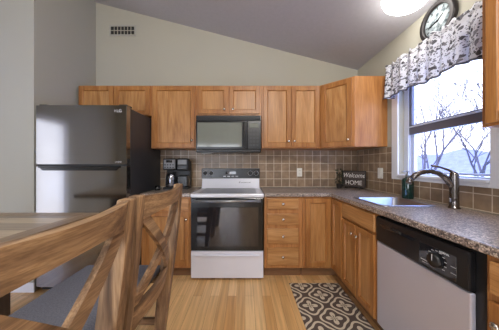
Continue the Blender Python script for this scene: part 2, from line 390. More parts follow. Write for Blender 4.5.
# right wall with the window opening
WY0, WY1, WZ0, WZ1 = 1.31, 2.10, 1.155, 2.13
zr = ceil_z(XR)
struct(MB().cells([YR, WY0, WY1, YB], [0, WZ0, WZ1, zr], lambda i, j: not (i == 1 and j == 1), XR, XR+.14, 0).build('wall_right', M['wall']))
struct(MB().cells([YR, -.04, .88, YA], [0, .0001, 2.12, ceil_z(XO)], lambda i, j: not (i == 1 and j in (0, 1)), XO-.15, XO, 0).build('wall_far_left', M['wall_white']))
zz = 2.05
b = MB().cells([XO, -2.45, -.15, XR], [0, .0001, zz, 2.55], lambda i, j: not (i == 1 and j in (0, 1)), YR-.15, YR, 1)
b.prism([(XO, 2.55), (XR, 2.55), (XR, ceil_z(XR)), (XO, ceil_z(XO))], YR-.15, YR, 1)
struct(b.build('wall_rear', M['wall_white']))
struct(MB().box(XO, XL+.012, YA-.014, YA, 0, .095, .003).build('baseboard_left', M['trim']))
struct(MB().box(-1.19, 1.568, YB-.010, YB, .952, 1.47).build('trim_1', M['tile_back']), 'taupe square tile backsplash on the back wall')
b = MB().cells([.25, 2.185, YB-.011], [.952, 1.112, 1.455], lambda i, j: not (i == 0 and j == 1), XR-.010, XR, 0)
struct(b.build('trim_2', M['tile_right']), 'taupe square tile backsplash under the window')

# window over the sink
win = thing('window_1', 'white double hung window over the sink', 'window', L(XR, 1.705, WZ0), kind='structure')
def W(m): # world coords -> window local
    for v in m.bm.verts: v.co -= Vector((XR, 1.705, WZ0))
    return m
CW = .088
b = MB().box(XR-.018, XR, WY1, WY1+CW, 1.112, WZ1+CW, .004).box(XR-.018, XR, WY0-CW, WY0, 1.112, WZ1+CW, .004).box(XR-.018, XR, WY0, WY1, WZ1, WZ1+CW, .004)
b.box(XR-.016, XR, WY0, WY1, 1.112, 1.142, .004)
W(b).build('casing', M['trim'], win)
W(MB().box(XR-.03, XR+.06, WY0+.001, WY1-.001, 1.142, 1.166, .004)).build('stool', M['trim'], win)
b = MB().cells([WY0, WY0+.034, WY1-.034, WY1], [WZ0, WZ0+.02, WZ1-.03, WZ1], lambda i, j: not (i == 1 and j == 1), XR+.05, XR+.135, 0)
b.box(XR+.052, XR+.060, WY1-.052, WY1-.034, WZ0+.02, WZ1-.03).box(XR+.075, XR+.081, WY1-.046, WY1-.034, WZ0+.02, WZ1-.03)
W(b).build('frame', M['vinyl'], win)
def sash(name, x0, x1, z0, z1, rb, rt, st, mat):
    y0, y1 = WY0+.036, WY1-.036
    s = W(MB().cells([y0, y0+st, y1-st, y1], [z0, z0+rb, z1-rt, z1], lambda i, j: not (i == 1 and j == 1), x0, x1, 0)).build(name, mat, win)
    W(MB().box((x0+x1)/2-.003, (x0+x1)/2+.003, y0+st-.004, y1-st+.004, z0+rb-.004, z1-rt+.004)).build('pane', M['glass'], s)
    return s
us_ = sash('upper_sash', XR+.062, XR+.088, 1.560, 2.09, .092, .04, .044, M['vinyl_backlit'])
sash('lower_sash', XR+.095, XR+.125, 1.18, 1.64, .018, .035, .034, M['vinyl'])
W(MB().box(XR+.046, XR+.064, WY0+.05, WY1-.05, 1.628, 1.640, .003)).build('lift_rail', M['vinyl'], us_)

# patio door behind the camera and a window beside it
d = thing('door_1', 'white framed sliding patio door', 'door', L(-1.3, YR, 0), kind='structure')
MB().cells([-1.15, -1.09, -.04, .04, 1.09, 1.15], [0.0, .07, 1.98, 2.05], lambda i, j: i in (0, 2, 4) or j in (0, 2), -.10, -.04, 1).build('frame', M['trim'], d)
for xa, xb in ((-1.09, -.04), (.04, 1.09)): MB().box(xa, xb, -.073, -.067, .07, 1.98).build('pane', M['glass'], d)
d = thing('door_2', 'white framed single glass side door', 'door', L(XO, .42, 0), kind='structure')
MB().cells([-.46, -.38, .38, .46], [0, .08, 2.04, 2.12], lambda i, j: not (i == 1 and j == 1), -.10, -.04, 0).build('frame', M['trim'], d)
MB().box(-.073, -.067, -.38, .38, .08, 2.04).build('pane', M['glass'], d)

# outdoors: snow and bare trees
struct(MB().box(1.8, 90, -60, 120, -1.3, -1.2).build('ground_snow', M['snow']), 'snow covered ground outside the window')
b = MB(); rr = random.Random(5)
ridge = [(62, y, 5.0+1.2*math.sin(y*.11)+.6*math.sin(y*.37+1)) for y in range(-20, 125, 3)]
b.grid([[(62+k*6, y, -1.2) if k == 0 else (62+k*6, y, -1.2+(h+1.2)*(.55 if k == 1 else 1)) for (_, y, h) in ridge] for k in range(3)])
struct(b.build('hill', M['twig']), 'distant wooded hill beyond the snow')
def tree_mesh(seed, height, r0, depth=5, spread=.5):
    rr = random.Random(seed); b = MB()
    def grow(p, d, length, r, lev):
        n = 4; pts = [p]; rs = [r]; q = p.copy(); dd = d.copy()
        for i in range(n):
            dd = (dd+Vector((rr.uniform(-1, 1), rr.uniform(-1, 1), rr.uniform(-.3, .7)))*.13).normalized()
            q = q+dd*(length/n); pts.append(q.copy()); rs.append(max(.0075, r*(1-.45*(i+1)/n)))
        b.tube(pts, rs, 6 if lev < 2 else 4, cap=False)
        if lev >= depth: return
        for i in range(rr.choice((2, 2, 3)) + (1 if lev in (0, 1) else 0)):
            k = rr.randint(2, n); az = rr.uniform(0, 2*PI)
            side = Vector((math.cos(az), math.sin(az), rr.uniform(.0, .5)))
            grow(pts[k], (dd*(1-spread)+side*spread*rr.uniform(.7, 1.2)).normalized(), length*rr.uniform(.55, .8), rs[k]*.72, lev+1)
    grow(Vector((0, 0, 0)), Vector((rr.uniform(-.08, .08), rr.uniform(-.08, .08), 1)).normalized(), height*.38, r0, 0)
    return b
TREES = [  # x, y, height, radius, label
    (4.5, 5.15, 6.4, .05, 'nearest slim bare tree whose forked stem stands just left of the faucet, outside the window'),
    (8.1, 7.3, 6.5, .075, 'thick bare tree rising behind the faucet body outside the window'),
    (10.2, 11.8, 9.0, .09, 'bare tree at the left edge of the window glass beyond the nearest tree'),
    (19.0, 16.2, 9.5, .10, 'tall far bare tree with spreading twigs in the right half of the upper pane'),
]
for i, (x, y, h, r, lab) in enumerate(TREES):
    t = tree_mesh(31+i*7, h, r, 5, .42).build('bare_tree', M['bark2'] if i == 1 else M['bark'], T=L(x, y, -1.21, i*.9))
    tag(t, lab, 'tree', 'bare winter trees outside the window')

# ------------------------------------------------------------------ cabinetry
def knob(parent, x, z, y=-.021):
    T = Matrix.Translation((x, y, z)) @ Matrix.Rotation(PI/2, 4, 'X')
    return MB().lathe([(0, -.002), (.008, -.002), (.006, .004), (.006, .012), (.014, .016), (.016, .022), (.012, .028), (0, .030)], T, 14).build('knob', M['nickel'], parent)
def door_panel(parent, x0, x1, z0, z1, kx=None, kz=None, fw=.052, name='door'):
    b = MB()
    b.box(x0, x0+fw, -.021, -.001, z0, z1, .003).box(x1-fw, x1, -.021, -.001, z0, z1, .003)
    b.box(x0+fw, x1-fw, -.0205, -.001, z0, z0+fw, .002).box(x0+fw, x1-fw, -.0205, -.001, z1-fw, z1, .002)
    # coped inner edge
    i0, i1, k0, k1 = x0+fw, x1-fw, z0+fw, z1-fw; c = .007
    for pts in ([(i0, k0), (i1, k0), (i1-c, k0+c), (i0+c, k0+c)], [(i1, k0), (i1, k1), (i1-c, k1-c), (i1-c, k0+c)], [(i1, k1), (i0, k1), (i0+c, k1-c), (i1-c, k1-c)], [(i0, k1), (i0, k0), (i0+c, k0+c), (i0+c, k1-c)]):
        vs = [b.bm.verts.new((p[0], -.0195 if q < 2 else -.0082, p[1])) for q, p in enumerate(pts)]
        b.bm.faces.new(vs)
    d = b.build(name, M['oak_rail'], parent)
    MB().box(x0+fw-.004, x1-fw+.004, -.008, -.002, z0+fw-.004, z1-fw+.004).build('panel', M['oak_v'], d)
    if kx is not None: knob(d, kx, kz)
    return d
def drawer_front(parent, x0, x1, z0, z1, kn=True, name='drawer'):
    d = MB().box(x0, x1, -.021, -.001, z0, z1, .006, 2).build(name, M['oak_h'], parent)
    if kn: knob(d, (x0+x1)/2, (z0+z1)/2)
    return d
def cab(name, label, cat, T, w, dep, z0, z1, toe=0, hollow=False, group=None):
    t = thing(name, label, cat, T, group)
    b = MB()
    if hollow:
        b.box(0, .018, .018, dep, z0, z1).box(w-.018, w, .018, dep, z0, z1).box(0, w, 0, .018, z0, z1, .002).box(.018, w-.018, .018, dep, z0, z0+.018).box(.018, w-.018, dep-.01, dep, z0+.018, z1)
    else: b.box(0, w, 0, dep, z0, z1, .002)
    b.build('body', M['oak_body'], t)
    if toe: MB().box(.002, w-.002, .07, .09, 0, z0).build('toe_kick', M['toe'], t); MB().box(.004, w-.004, .09, dep-.002, .001, z0-.001).build('base', M['toe'], t)
    return t
UF = 2.55; UD = YB-UF-.002; UB, UT, US = 1.468, 2.247, 1.870
g_up = 'oak upper wall cabinets'
c = cab('upper_cabinet', 'two-door oak upper cabinet above the refrigerator', 'cabinet', L(-2.068, UF, 0), .898, UD, US, UT, group=g_up)
door_panel(c, .012, .435, US+.01, UT-.012, .395, US+.05); door_panel(c, .452, .886, US+.01, UT-.012, .492, US+.05)
c = cab('upper_cabinet', 'single-door oak upper cabinet between the refrigerator and the microwave', 'cabinet', L(-1.166, UF, 0), .558, UD, UB, UT, group=g_up)
door_panel(c, .022, .545, UB+.012, UT-.012, .512, UB+.095)
c = cab('upper_cabinet', 'short two-door oak upper cabinet directly above the microwave', 'cabinet', L(-.606, UF, 0), .810, UD, US, UT, group=g_up)
door_panel(c, .020, .397, US+.022, UT-.012, .352, US+.075); door_panel(c, .413, .790, US+.022, UT-.012, .458, US+.075)
c = cab('upper_cabinet', 'tall two-door oak upper cabinet to the right of the microwave', 'cabinet', L(.206, UF, 0), .725, UD, UB, UT, group=g_up)
door_panel(c, .022, .362, UB+.014, UT-.012, .330, UB+.085); door_panel(c, .370, .712, UB+.014, UT-.012, .402, UB+.085)
# diagonal corner cabinet
cx0, cy0, cx1, cy1 = .933, UF, 1.218, 2.27
c = thing('corner_cabinet', 'oak corner upper cabinet with angled door beside the window', 'cabinet', L(cx0, cy0, 0, math.atan2(cy1-cy0, cx1-cx0)), g_up)
Ti = c.matrix_world.inverted()
pts = [Ti @ Vector((x, y, 0)) for x, y in ((cx0, cy0), (cx1, cy1), (XR-.002, cy1), (XR-.002, YB-.002), (cx0, YB-.002))]
MB().prism([(p.x, p.y) for p in pts], UB-.004, UT, 2, .002).build('body', M['oak_body'], c)
dl = math.hypot(cx1-cx0, cy1-cy0)
door_panel(c, .022, dl-.03, UB+.010, UT-.016, dl-.062, UB+.075)
# near right upper cabinet
c = cab('upper_cabinet', 'dark shaded oak upper cabinet cropped at the right, past the window valance', 'cabinet', L(1.252, 1.083, 0, -PI/2), .72, .325, 1.457, 2.25, group=g_up)
door_panel(c, .030, .352, 1.470, 2.235, .325, 1.54); door_panel(c, .362, .692, 1.470, 2.235, .39, 1.54)

BF = 2.272; BD = YB-BF-.002; BT = .908; TK = .118; XF = .965; RD = XR-XF-.002
g_lo = 'oak base cabinets'
c = cab('base_cabinet', 'oak base cabinet with drawer and door between the refrigerator and the range', 'cabinet', L(-1.150, BF, 0), .548, BD, TK, BT, .07, group=g_lo)
drawer_front(c, .03, .535, .765, .895); door_panel(c, .03, .535, TK+.03, .745, .508, .665)
c = cab('drawer_base_cabinet', 'oak base cabinet with a stack of four drawers beside the range', 'cabinet', L(.214, BF, 0), .425, BD, TK, BT, .07, group=g_lo)
for z0, z1 in ((.772, .895), (.602, .724), (.394, .562), (.155, .350)): drawer_front(c, .030, .375, z0, z1)
c = thing('corner_base_cabinet', 'oak corner base cabinet with two doors meeting at the inside corner', 'cabinet', L(XF, BF, 0), g_lo)
b = MB().prism([(-.323, 0), (0, 0), (0, -.264), (RD, -.264), (RD, BD), (-.323, BD)], TK, BT, 2, .002); b.build('body', M['oak_body'], c)
MB().prism([(-.321, .07), (.07, .07), (.07, -.262), (RD-.002, -.262), (RD-.002, BD-.002), (-.321, BD-.002)], .001, TK-.001, 2).build('toe_kick', M['toe'], c)
d1 = door_panel(c, -.300, -.024, TK+.022, .893)
d2 = door_panel(c, .024, .255, TK+.022, .893, name='door'); d2.matrix_local = Matrix.Rotation(-PI/2, 4, 'Z')
c = cab('sink_base_cabinet', 'oak sink base cabinet with false drawer front and two doors', 'cabinet', L(XF, 2.006, 0, -PI/2), .515, RD, TK, BT, .07, hollow=True, group=g_lo)
drawer_front(c, .008, .502, .765, .895, kn=False, name='false_drawer_front')
door_panel(c, .008, .252, TK+.012, .745, .215, .66, fw=.045); door_panel(c, .258, .502, TK+.012, .745, .295, .66, fw=.045)
c = cab('base_cabinet', 'orange oak base cabinet cropped at the right, next to the dishwasher', 'cabinet', L(XF, .818, 0, -PI/2), .55, RD, TK, BT, .07, group=g_lo)
drawer_front(c, .022, .53, .765, .890); door_panel(c, .022, .53, TK+.02, .735, .06, .66)

# countertops
CT0, CT1 = .910, .950
def bevel_top(b, off=.008):
    es = [e for e in b.bm.edges if len(e.link_faces) == 2 and e.calc_face_angle(0) > .6]
    bmesh.ops.bevel(b.bm, geom=es, offset=off, segments=3, affect='EDGES', profile=.5)
SX0, SX1, SY0, SY1 = 1.035, 1.435, 1.535, 1.945
b = MB().cells([.214, .94, SX0, SX1, XR-.012], [.27, SY0, SY1, 2.242, YB-.012],
    lambda i, j: (j == 3) or (i >= 1 and not (i == 2 and j == 1)), CT0, CT1, 2)
bmesh.ops.recalc_face_normals(b.bm, faces=b.bm.faces); bevel_top(b)
tag(b.build('countertop', M['granite']), 'speckled L-shaped countertop with the sink, right of the range', 'countertop')
b = MB().box(-1.150, -.602, 2.242, YB-.012, CT0, CT1, .008, 3)
tag(b.build('countertop', M['granite']), 'short speckled countertop under the coffee maker, left of the range', 'countertop')

# sink
s = thing('sink', 'stainless single bowl sink set into the speckled countertop', 'sink', L((SX0+SX1)/2, (SY0+SY1)/2, CT1))
def rrect(hx, hy, r, z, n=6):
    out = []
    for cx, cy, a0 in ((hx-r, hy-r, 0), (-hx+r, hy-r, PI/2), (-hx+r, -hy+r, PI), (hx-r, -hy+r, 3*PI/2)):
        for k in range(n+1):
            a = a0+PI/2*k/n; out.append((cx+r*math.cos(a), cy+r*math.sin(a), z))
    return out
hx, hy = (SX1-SX0)/2, (SY1-SY0)/2
loops = [rrect(hx-.012, hy-.012, .05, -.06), rrect(hx+.012, hy+.012, .05, .0012), rrect(hx+.013, hy+.013, .05, .004), rrect(hx-.006, hy-.006, .05, .006), rrect(hx-.014, hy-.014, .05, 0), rrect(hx-.018, hy-.018, .055, -.15), rrect(hx-.06, hy-.06, .04, -.172), rrect(.02, .02, .019, -.176)]
b = MB()
R = [[b.bm.verts.new(p) for p in lp] for lp in loops[1:]]
for a, c2 in zip(R, R[1:]):
    for k in range(len(a)):
        f = b.bm.faces.new((a[k], a[(k+1) % len(a)], c2[(k+1) % len(a)], c2[k])); f.smooth = True
b.bm.faces.new(R[-1]); so = b.build('basin', M['sink'], s)
MB().lathe([(.045, -.1755), (.045, -.171), (.036, -.170), (.03, -.173), (0, -.173)], None, 20).build('drain', M['nickel'], s)

# faucet
FX, FY = 1.500, 1.470
f = thing('faucet', 'dark pull-out kitchen faucet with curved spout and lever behind the sink', 'faucet', L(FX, FY, CT1))
MB().lathe([(.0, 0), (.034, 0), (.034, .006), (.028, .012), (.026, .07), (.027, .072), (.027, .076), (.026, .078), (.026, .235), (.024, .25), (.018, .262), (0, .266)], None, 24).build('body', M['faucet'], f)
ux, uy = -.265, .06
pts = []
for s_, z in ((-.02, .13), (.08, .175), (.20, .222), (.36, .254), (.55, .266), (.74, .258), (.88, .236), (.98, .205)):
    pts.append((ux*s_, uy*s_, z))
MB().tube(pts, [.021, .021, .020, .019, .018, .018, .019, .020], 16).build('spout', M['faucet'], f)
hd = MB().tube([(ux*.975, uy*.975, .207), (ux*1.03, uy*1.03, .186), (ux*1.06, uy*1.06, .172)], [.0215, .022, .019], 16).build('spray_head', M['faucet'], f)
MB().tube([(0, 0, .255), (-.03, .01, .275), (-.075, .03, .296), (-.115, .045, .305), (-.122, .047, .305)], [.012, .010, .008, .010, .006], 12).build('lever', M['faucet'], f)

# soap bottle
t = thing('soap_dispenser', 'dark green soap bottle with pump beside the sink under the window', 'soap bottle', L(1.512, 1.905, CT1))
MB().lathe([(0, 0), (.042, 0), (.046, .008), (.046, .165), (.040, .182), (.020, .192), (.016, .204), (0, .204)], None, 24).build('bottle', M['soap_bottle'], t)
b = MB().lathe([(0, .2), (.018, .2), (.018, .222), (.008, .226), (.007, .244), (.014, .246), (.014, .256), (0, .257)], None, 16).tube([(0, 0, .25), (-.045, 0, .251), (-.055, 0, .243)], [.006, .006, .005], 10)
b.build('pump', M['silver_face'], t)

# ------------------------------------------------------------------ refrigerator
FXL, FXR, FYF = -2.070, -1.172, 2.02
FW = FXR-FXL
t = thing('refrigerator', 'black stainless top-freezer refrigerator standing in the left alcove', 'refrigerator', L(FXL, FYF, 0))
MB().box(.006, FW-.004, .085, .835, .03, 1.842, .006).build('body', M['fridge_side'], t)
MB().box(.02, FW-.02, .05, .09, .005, .06).build('toe_grille', M['black_matte'], t)
def fridge_door(name, z0, z1):
    b = MB()
    prof = []
    for k in range(17):
        u = k/16; x = u*FW; prof.append((x, .010*(2*u-1)**2*1.0))
    poly = prof + [(FW, .078), (0, .078)]
    b.prism(poly, z0, z1, 2, .003); return b.build(name, M['fridge'], t)
fz = fridge_door('freezer_door', 1.268, 1.851)
lo = fridge_door('fridge_door', .052, 1.248)
b = MB()
b.box(.03, FW-.06, -.006, .02, 1.232, 1.252, .004)
b.prism([(.03, 1.249), (FW-.06, 1.249), (FW-.10, 1.205), (.075, 1.205)], -.0012, .008, 1)
b.build('handle_recess', M['black'], lo)
MB().box(.01, FW-.01, .012, .07, 1.2485, 1.2675).build('door_gasket', M['black_matte'], t)
for x in (.05, FW-.05): MB().box(x-.04, x+.04, .03, .13, 1.8505, 1.866, .004).build('hinge_cover', M['black_matte'], t)
MB().lathe([(.0, 0), (.016, 0), (.016, .002), (0, .002)], Matrix.Translation((FW-.125, .0075, 1.795)) @ Matrix.Rotation(PI/2, 4, 'X'), 20).build('logo_disc', M['print'], fz)
text('logo_lettering', 'LG', .042, M['print'], fz, Matrix.Translation((FW-.072, .0062, 1.795)) @ FRONT)
text('badge_lettering', 'LINEAR', .02, M['print'], fz, Matrix.Translation((FW-.08, .0062, 1.290)) @ FRONT)

# ------------------------------------------------------------------ range
RX0, RX1, RYF = -.594, .206, 2.222
RW = RX1-RX0
t = thing('range', 'white electric range with black oven door and control panel', 'stove', L(RX0, RYF, 0))
MB().box(.004, RW-.004, .045, .62, .02, .905, .003).build('body', M['white_enamel'], t)
MB().box(.0, RW, .0, .60, .9055, .947, .010, 2).build('cooktop', M['white_enamel'], t)
gt = MB().box(.075, RW-.075, .05, .53, .9465, .9495, .001).build('glass_top', M['grey_enamel'], t)
for bx, by, br in ((.22, .16, .095), (.22, .41, .075), (RW-.22, .16, .075), (RW-.22, .41, .095)):
    MB().lathe([(br-.004, .9492), (br, .9492), (br, .9497), (br-.004, .9497), (br-.004, .9492)], Matrix.Translation((bx, by, 0)), 32).build('burner_ring', M['silver_face'], gt)
bg = MB().prism([(.535, .947), (.63, .947), (.63, 1.215), (.595, 1.215), (.575, 1.205), (.575, 1.085), (.565, 1.075)], .012, RW-.012, 0, .003).build('backguard', M['white_enamel'], t)
cp = MB().box(.006, RW-.006, .560, .5745, 1.078, 1.212, .004).build('control_panel', M['black_panel'], bg)
for kx in (.055, .135, RW-.135, RW-.055):
    T = Matrix.Translation((kx, .560, 1.150)) @ Matrix.Rotation(PI/2, 4, 'X')
    k = MB().lathe([(0, 0), (.027, 0), (.025, .016), (.022, .020), (0, .021)], T, 20).build('knob', M['black_matte'], cp)
    MB().lathe([(.028, 0), (.032, 0), (.032, .0012), (.028, .0012), (.028, 0)], T, 24).build('dial_ring', M['print'], k)
b = MB().box(.33, .47, .5585, .561, 1.135, 1.172); b.build('clock_display', M['dark_glass'], cp)
text('display_digits', '12:00', .03, M['print'], cp, Matrix.Translation((.385, .5580, 1.153)) @ FRONT)
for k in range(4): MB().box(.30+k*.055, .335+k*.055, .5585, .561, 1.100, 1.112, .001).build('button', M['print'], cp)
b = MB(); T = Matrix.Translation((0, .5485, 0))
text('brand_lettering', 'Kenmore', .042, M['dark_grey'], bg, Matrix.Translation((RW-.215, .5525, 1.022)) @ FRONT @ Matrix.Rotation(-.09, 4, 'X'), shear=.35)
od = MB().box(.006, RW-.006, .004, .045, .330, .898, .006, 2).build('oven_door', M['black'], t)
MB().box(.075, RW-.06, .0015, .006, .375, .80, .001).build('oven_window', M['dark_glass'], od)
h = MB().tube([(.035, -.035, .872), (RW-.035, -.035, .872)], .013, 14)
h.box(.035, .06, -.035, .006, .860, .884, .003).box(RW-.06, RW-.035, -.035, .006, .860, .884, .003)
h.build('handle', M['silver_face'], od)
dr = MB().box(.006, RW-.006, .004, .045, .03, .322, .006, 2).build('storage_drawer', M['white_enamel'], t)
MB().box(.05, RW-.05, -.012, .006, .268, .285, .005, 2).build('drawer_lip', M['white_enamel'], dr)
for lx in (.05, RW-.05): MB().lathe([(0, 0), (.018, 0), (.018, .02), (0, .02)], Matrix.Translation((lx, .12, 0)), 10).build('foot', M['black_matte'], t)

# ------------------------------------------------------------------ microwave
t = thing('microwave', 'black over-the-range microwave mounted above the white range', 'microwave', L(-.598, 2.475, 1.412))
MW, MH = .796, .453
MB().box(.002, MW-.002, .022, .395, .0, MH, .004).build('body', M['black'], t)
v = MB()
for k in range(5): v.box(.012, MW-.012, .008+.002*k, .030, MH-.062+.0115*k, MH-.055+.0115*k, .001)
v.box(.012, MW-.012, .018, .03, MH-.066, MH-.004); v.build('vent_grille', M['black_matte'], t)
dm = MB().box(.004, .625, .0, .0215, .040, MH-.070, .006, 2).build('door', M['black'], t)
MB().box(.022, .560, -.003, .002, .066, MH-.092, .003).build('window', M['mw_glass'], dm)
MB().box(.578, .602, -.030, .002, .055, MH-.085, .008, 2).build('handle', M['black'], dm)
pm = MB().box(.628, MW-.004, .0, .0215, .040, MH-.070, .004).build('control_panel', M['black_panel'], t)
MB().box(.650, MW-.03, -.0015, .002, .30, .352, .001).build('display', M['mw_glass'], pm)
for r_ in range(5):
    for c_ in range(3): MB().box(.652+c_*.041, .682+c_*.041, -.0012, .002, .075+r_*.043, .100+r_*.043, .001).build('button', M['fridge_side'], pm)
MB().box(.01, MW-.01, .012, .1, .008, .038, .004).build('bottom_trim', M['black_matte'], t)
MB().box(.05, .17, .10, .22, -.006, .004, .001).build('work_light', M['mw_glass'], t)

# ------------------------------------------------------------------ dishwasher
DY1, DY0 = 1.486, .862
DW = DY1-DY0
t = thing('dishwasher', 'stainless dishwasher with black control panel under the right countertop', 'dishwasher', L(XF, DY1, 0, -PI/2))
MB().box(.003, DW+.036, .012, .58, .09, .905, .003).build('body', M['black_matte'], t)
MB().box(.006, DW+.03, .06, .08, .0, .088).build('toe_panel', M['black'], t)
dd = MB().box(.004, DW-.002, -.012, .0115, .125, .716, .006, 2).build('door', M['steel'], t)
pp = MB().box(.004, DW-.002, -.020, .0115, .722, .893, .008, 2).build('control_panel', M['black_panel'], t)
MB().prism([(.05, .852), (.36, .852), (.33, .832), (.08, .832)], -.0215, -.015, 1).build('latch_pocket', M['dark_glass'], pp)
MB().box(.16, .245, -.030, -.015, .838, .855, .004).build('latch_handle', M['black_matte'], pp)
MB().box(.375, DW-.055, -.0212, -.015, .738, .848, .001).build('control_inset', M['dark_glass'], pp)
T = Matrix.Translation((.475, -.021, .79)) @ Matrix.Rotation(PI/2, 4, 'X')
k = MB().lathe([(0, 0), (.036, 0), (.034, .018), (.030, .022), (0, .023)], T, 24).build('dial', M['black_matte'], pp)
MB().box(.4735, .4765, -.0452, -.043, .79, .82).build('pointer', M['print'], k)
b = MB()
for a in range(10):
    aa = math.radians(-40+a*26)
    x, z = .475+.047*math.cos(aa), .79+.047*math.sin(aa); b.box(x-.006, x+.006, -.0218, -.0208, z-.0015, z+.0015)
b.build('dial_marks', M['print'], pp)
for zc in (.765, .795):
    MB().box(.56-.012, .56+.014, -.024, -.02, zc-.008, zc+.008, .002).build('button', M['fridge_side'], pp)
    MB().box(.548, .572, -.0246, -.0236, zc+.0015, zc+.0035).build('button_mark', M['print'], pp)
MB().box(.385, .425, -.0218, -.0208, .760, .763).build('panel_mark', M['print'], pp)
MB().box(.395, .43, -.0218, -.0208, .748, .7505).build('panel_mark', M['print'], pp)
text('panel_lettering', 'NORMAL', .012, M['print'], pp, Matrix.Translation((.515, -.0214, .84)) @ FRONT)

# ------------------------------------------------------------------ coffee maker
t = thing('coffee_maker', 'black dual coffee maker on the short countertop by the refrigerator', 'coffee maker', L(-1.045, 2.60, CT1))
CWd = .322
MB().box(0, CWd, .0, .20, .0, .028, .008, 2).build('base', M['black_matte'], t)
MB().box(.004, CWd-.004, .125, .20, .029, .365, .01, 2).build('tank', M['black_matte'], t)
hd = MB().box(.0, .168, .0, .124, .245, .392, .016, 3).build('brew_head', M['black_matte'], t)
fp = MB().box(.012, .156, -.004, .004, .262, .380, .004).build('face_panel', M['pewter'], hd)
MB().box(.045, .123, -.006, -.003, .340, .372, .001).build('display', M['dark_glass'], fp)
for k in range(4):
    for j in range(2): MB().box(.022+k*.034, .042+k*.034, -.007, -.003, .272+j*.032, .288+j*.032, .002).build('button', M['black_matte'], fp)
h2 = MB().box(.176, CWd, .0, .124, .235, .392, .02, 3).build('pod_head', M['black_matte'], t)
MB().box(.19, .305, -.004, .004, .315, .380, .004).build('pod_lever', M['pewter'], h2)
MB().box(.19, .305, -.004, .004, .255, .300, .004).build('pod_panel', M['fridge_side'], h2)
MB().box(.185, .315, .0, .124, .029, .175, .012, 2).build('pod_stand', M['black'], t)
ca = MB().lathe([(0, .029), (.058, .029), (.066, .05), (.066, .13), (.055, .185), (.045, .20), (0, .202)], Matrix.Translation((.082, .062, 0)), 24).build('carafe', M['carafe'], t)
MB().lathe([(0, .2025), (.046, .2025), (.046, .222), (0, .226)], Matrix.Translation((.082, .062, 0)), 20).build('lid', M['black_matte'], ca)
MB().tube([(.082, .0, .19), (.082, -.035, .18), (.082, -.042, .12), (.082, -.012, .07)], .009, 10).build('handle', M['black'], ca)
t = thing('mug', 'small dark mug at the left foot of the coffee maker', 'mug', L(-1.075, 2.52, CT1))
MB().lathe([(0, 0), (.026, 0), (.029, .006), (.029, .055), (.026, .055), (.025, .01), (0, .009)], None, 20).build('cup', M['black'], t)
MB().tube([(.027, 0, .044), (.043, 0, .04), (.043, 0, .018), (.027, 0, .012)], .004, 8).build('handle', M['black'], t)

# ------------------------------------------------------------------ welcome sign and plant in the corner
p0, p1 = Vector((1.338, 2.80)), Vector((1.520, 2.60))
ang = math.atan2(p1.y-p0.y, p1.x-p0.x); ln = (p1-p0).length
t = thing('welcome_sign', 'small dark wooden welcome sign standing in the counter corner', 'sign', L(p0.x, p0.y, CT1, ang))
sb = MB().box(0, ln, 0, .018, .022, .232, .003).build('board', M['sign_wood'], t)
text('welcome_lettering', 'Welcome', .082, M['sign_paint'], sb, Matrix.Translation((ln/2, -.001, .172)) @ FRONT, .003, .3, sx=.84)
text('home_lettering', 'HOME', .082, M['sign_paint'], sb, Matrix.Translation((ln/2, -.001, .075)) @ FRONT, .003, 0, sx=.9)
MB().box(-.010, ln+.010, -.006, .0, .222, .234, .002).box(-.010, ln+.010, -.006, .0, .020, .030, .002).box(-.010, 0, -.006, .02, .02, .234, .002).box(ln, ln+.010, -.006, .02, .02, .234, .002).build('frame', M['pot'], t)
for x in (.04, ln-.04): MB().box(x-.012, x+.012, -.02, .03, 0, .022, .002).build('foot', M['pot'], t)
t = thing('potted_topiary', 'small dark green leafy plant left of the welcome sign', 'plant', L(1.262, 2.745, CT1))
MB().lathe([(0, 0), (.028, 0), (.036, .05), (.038, .055), (.032, .055), (.03, .045), (0, .045)], None, 18).build('pot', M['pot'], t)
MB().tube([(0, 0, .04), (.002, 0, .12), (0, 0, .2)], .004, 8).build('stem', M['pot'], t)
b = MB(); rr = random.Random(3)
for i in range(260):
    u = rr.uniform(0, 1); z = .06+.2*u; rad = (.045+.012*math.sin(u*9))*math.sqrt(rr.uniform(.2, 1))*(1-.35*u); a = rr.uniform(0, 2*PI)
    p = Vector((rad*math.cos(a), rad*math.sin(a), z)); R = Euler((rr.uniform(-.9, .9), rr.uniform(-.9, .9), a)).to_matrix()
    q = [p+R @ Vector(v) for v in ((-.0, 0, 0), (.007, .006, .001), (.017, 0, .003), (.007, -.006, .001))]
    b.bm.faces.new([b.bm.verts.new(v) for v in q])
b.build('leaves', M['leaf'], t)

# wall plates
t = thing('wall_outlet', 'beige wall outlet on the back wall tiles above the countertop', 'outlet', L(.762, YB-.0105, 1.158))
MB().box(-.036, .036, -.005, 0, -.058, .058, .003).build('plate', M['white_plastic'], t)
for z in (-.024, .024):
    o = MB().box(-.017, .017, -.0075, -.004, z-.015, z+.015, .002).build('receptacle', M['white_plastic'], t)
    MB().box(-.008, -.005, -.0082, -.007, z-.006, z+.006).box(.005, .008, -.0082, -.007, z-.006, z+.006).build('slot', M['dark_grey'], o)
t = thing('light_switch', 'white rocker switch on the tiles between sign and window', 'switch', L(XR-.0105, 2.375, 1.165, -PI/2))
MB().box(-.046, .046, -.005, 0, -.062, .062, .003).build('plate', M['white_plastic'], t)
MB().box(-.020, .020, -.010, -.004, -.036, .036, .003).build('rocker', M['white_plastic'], t)

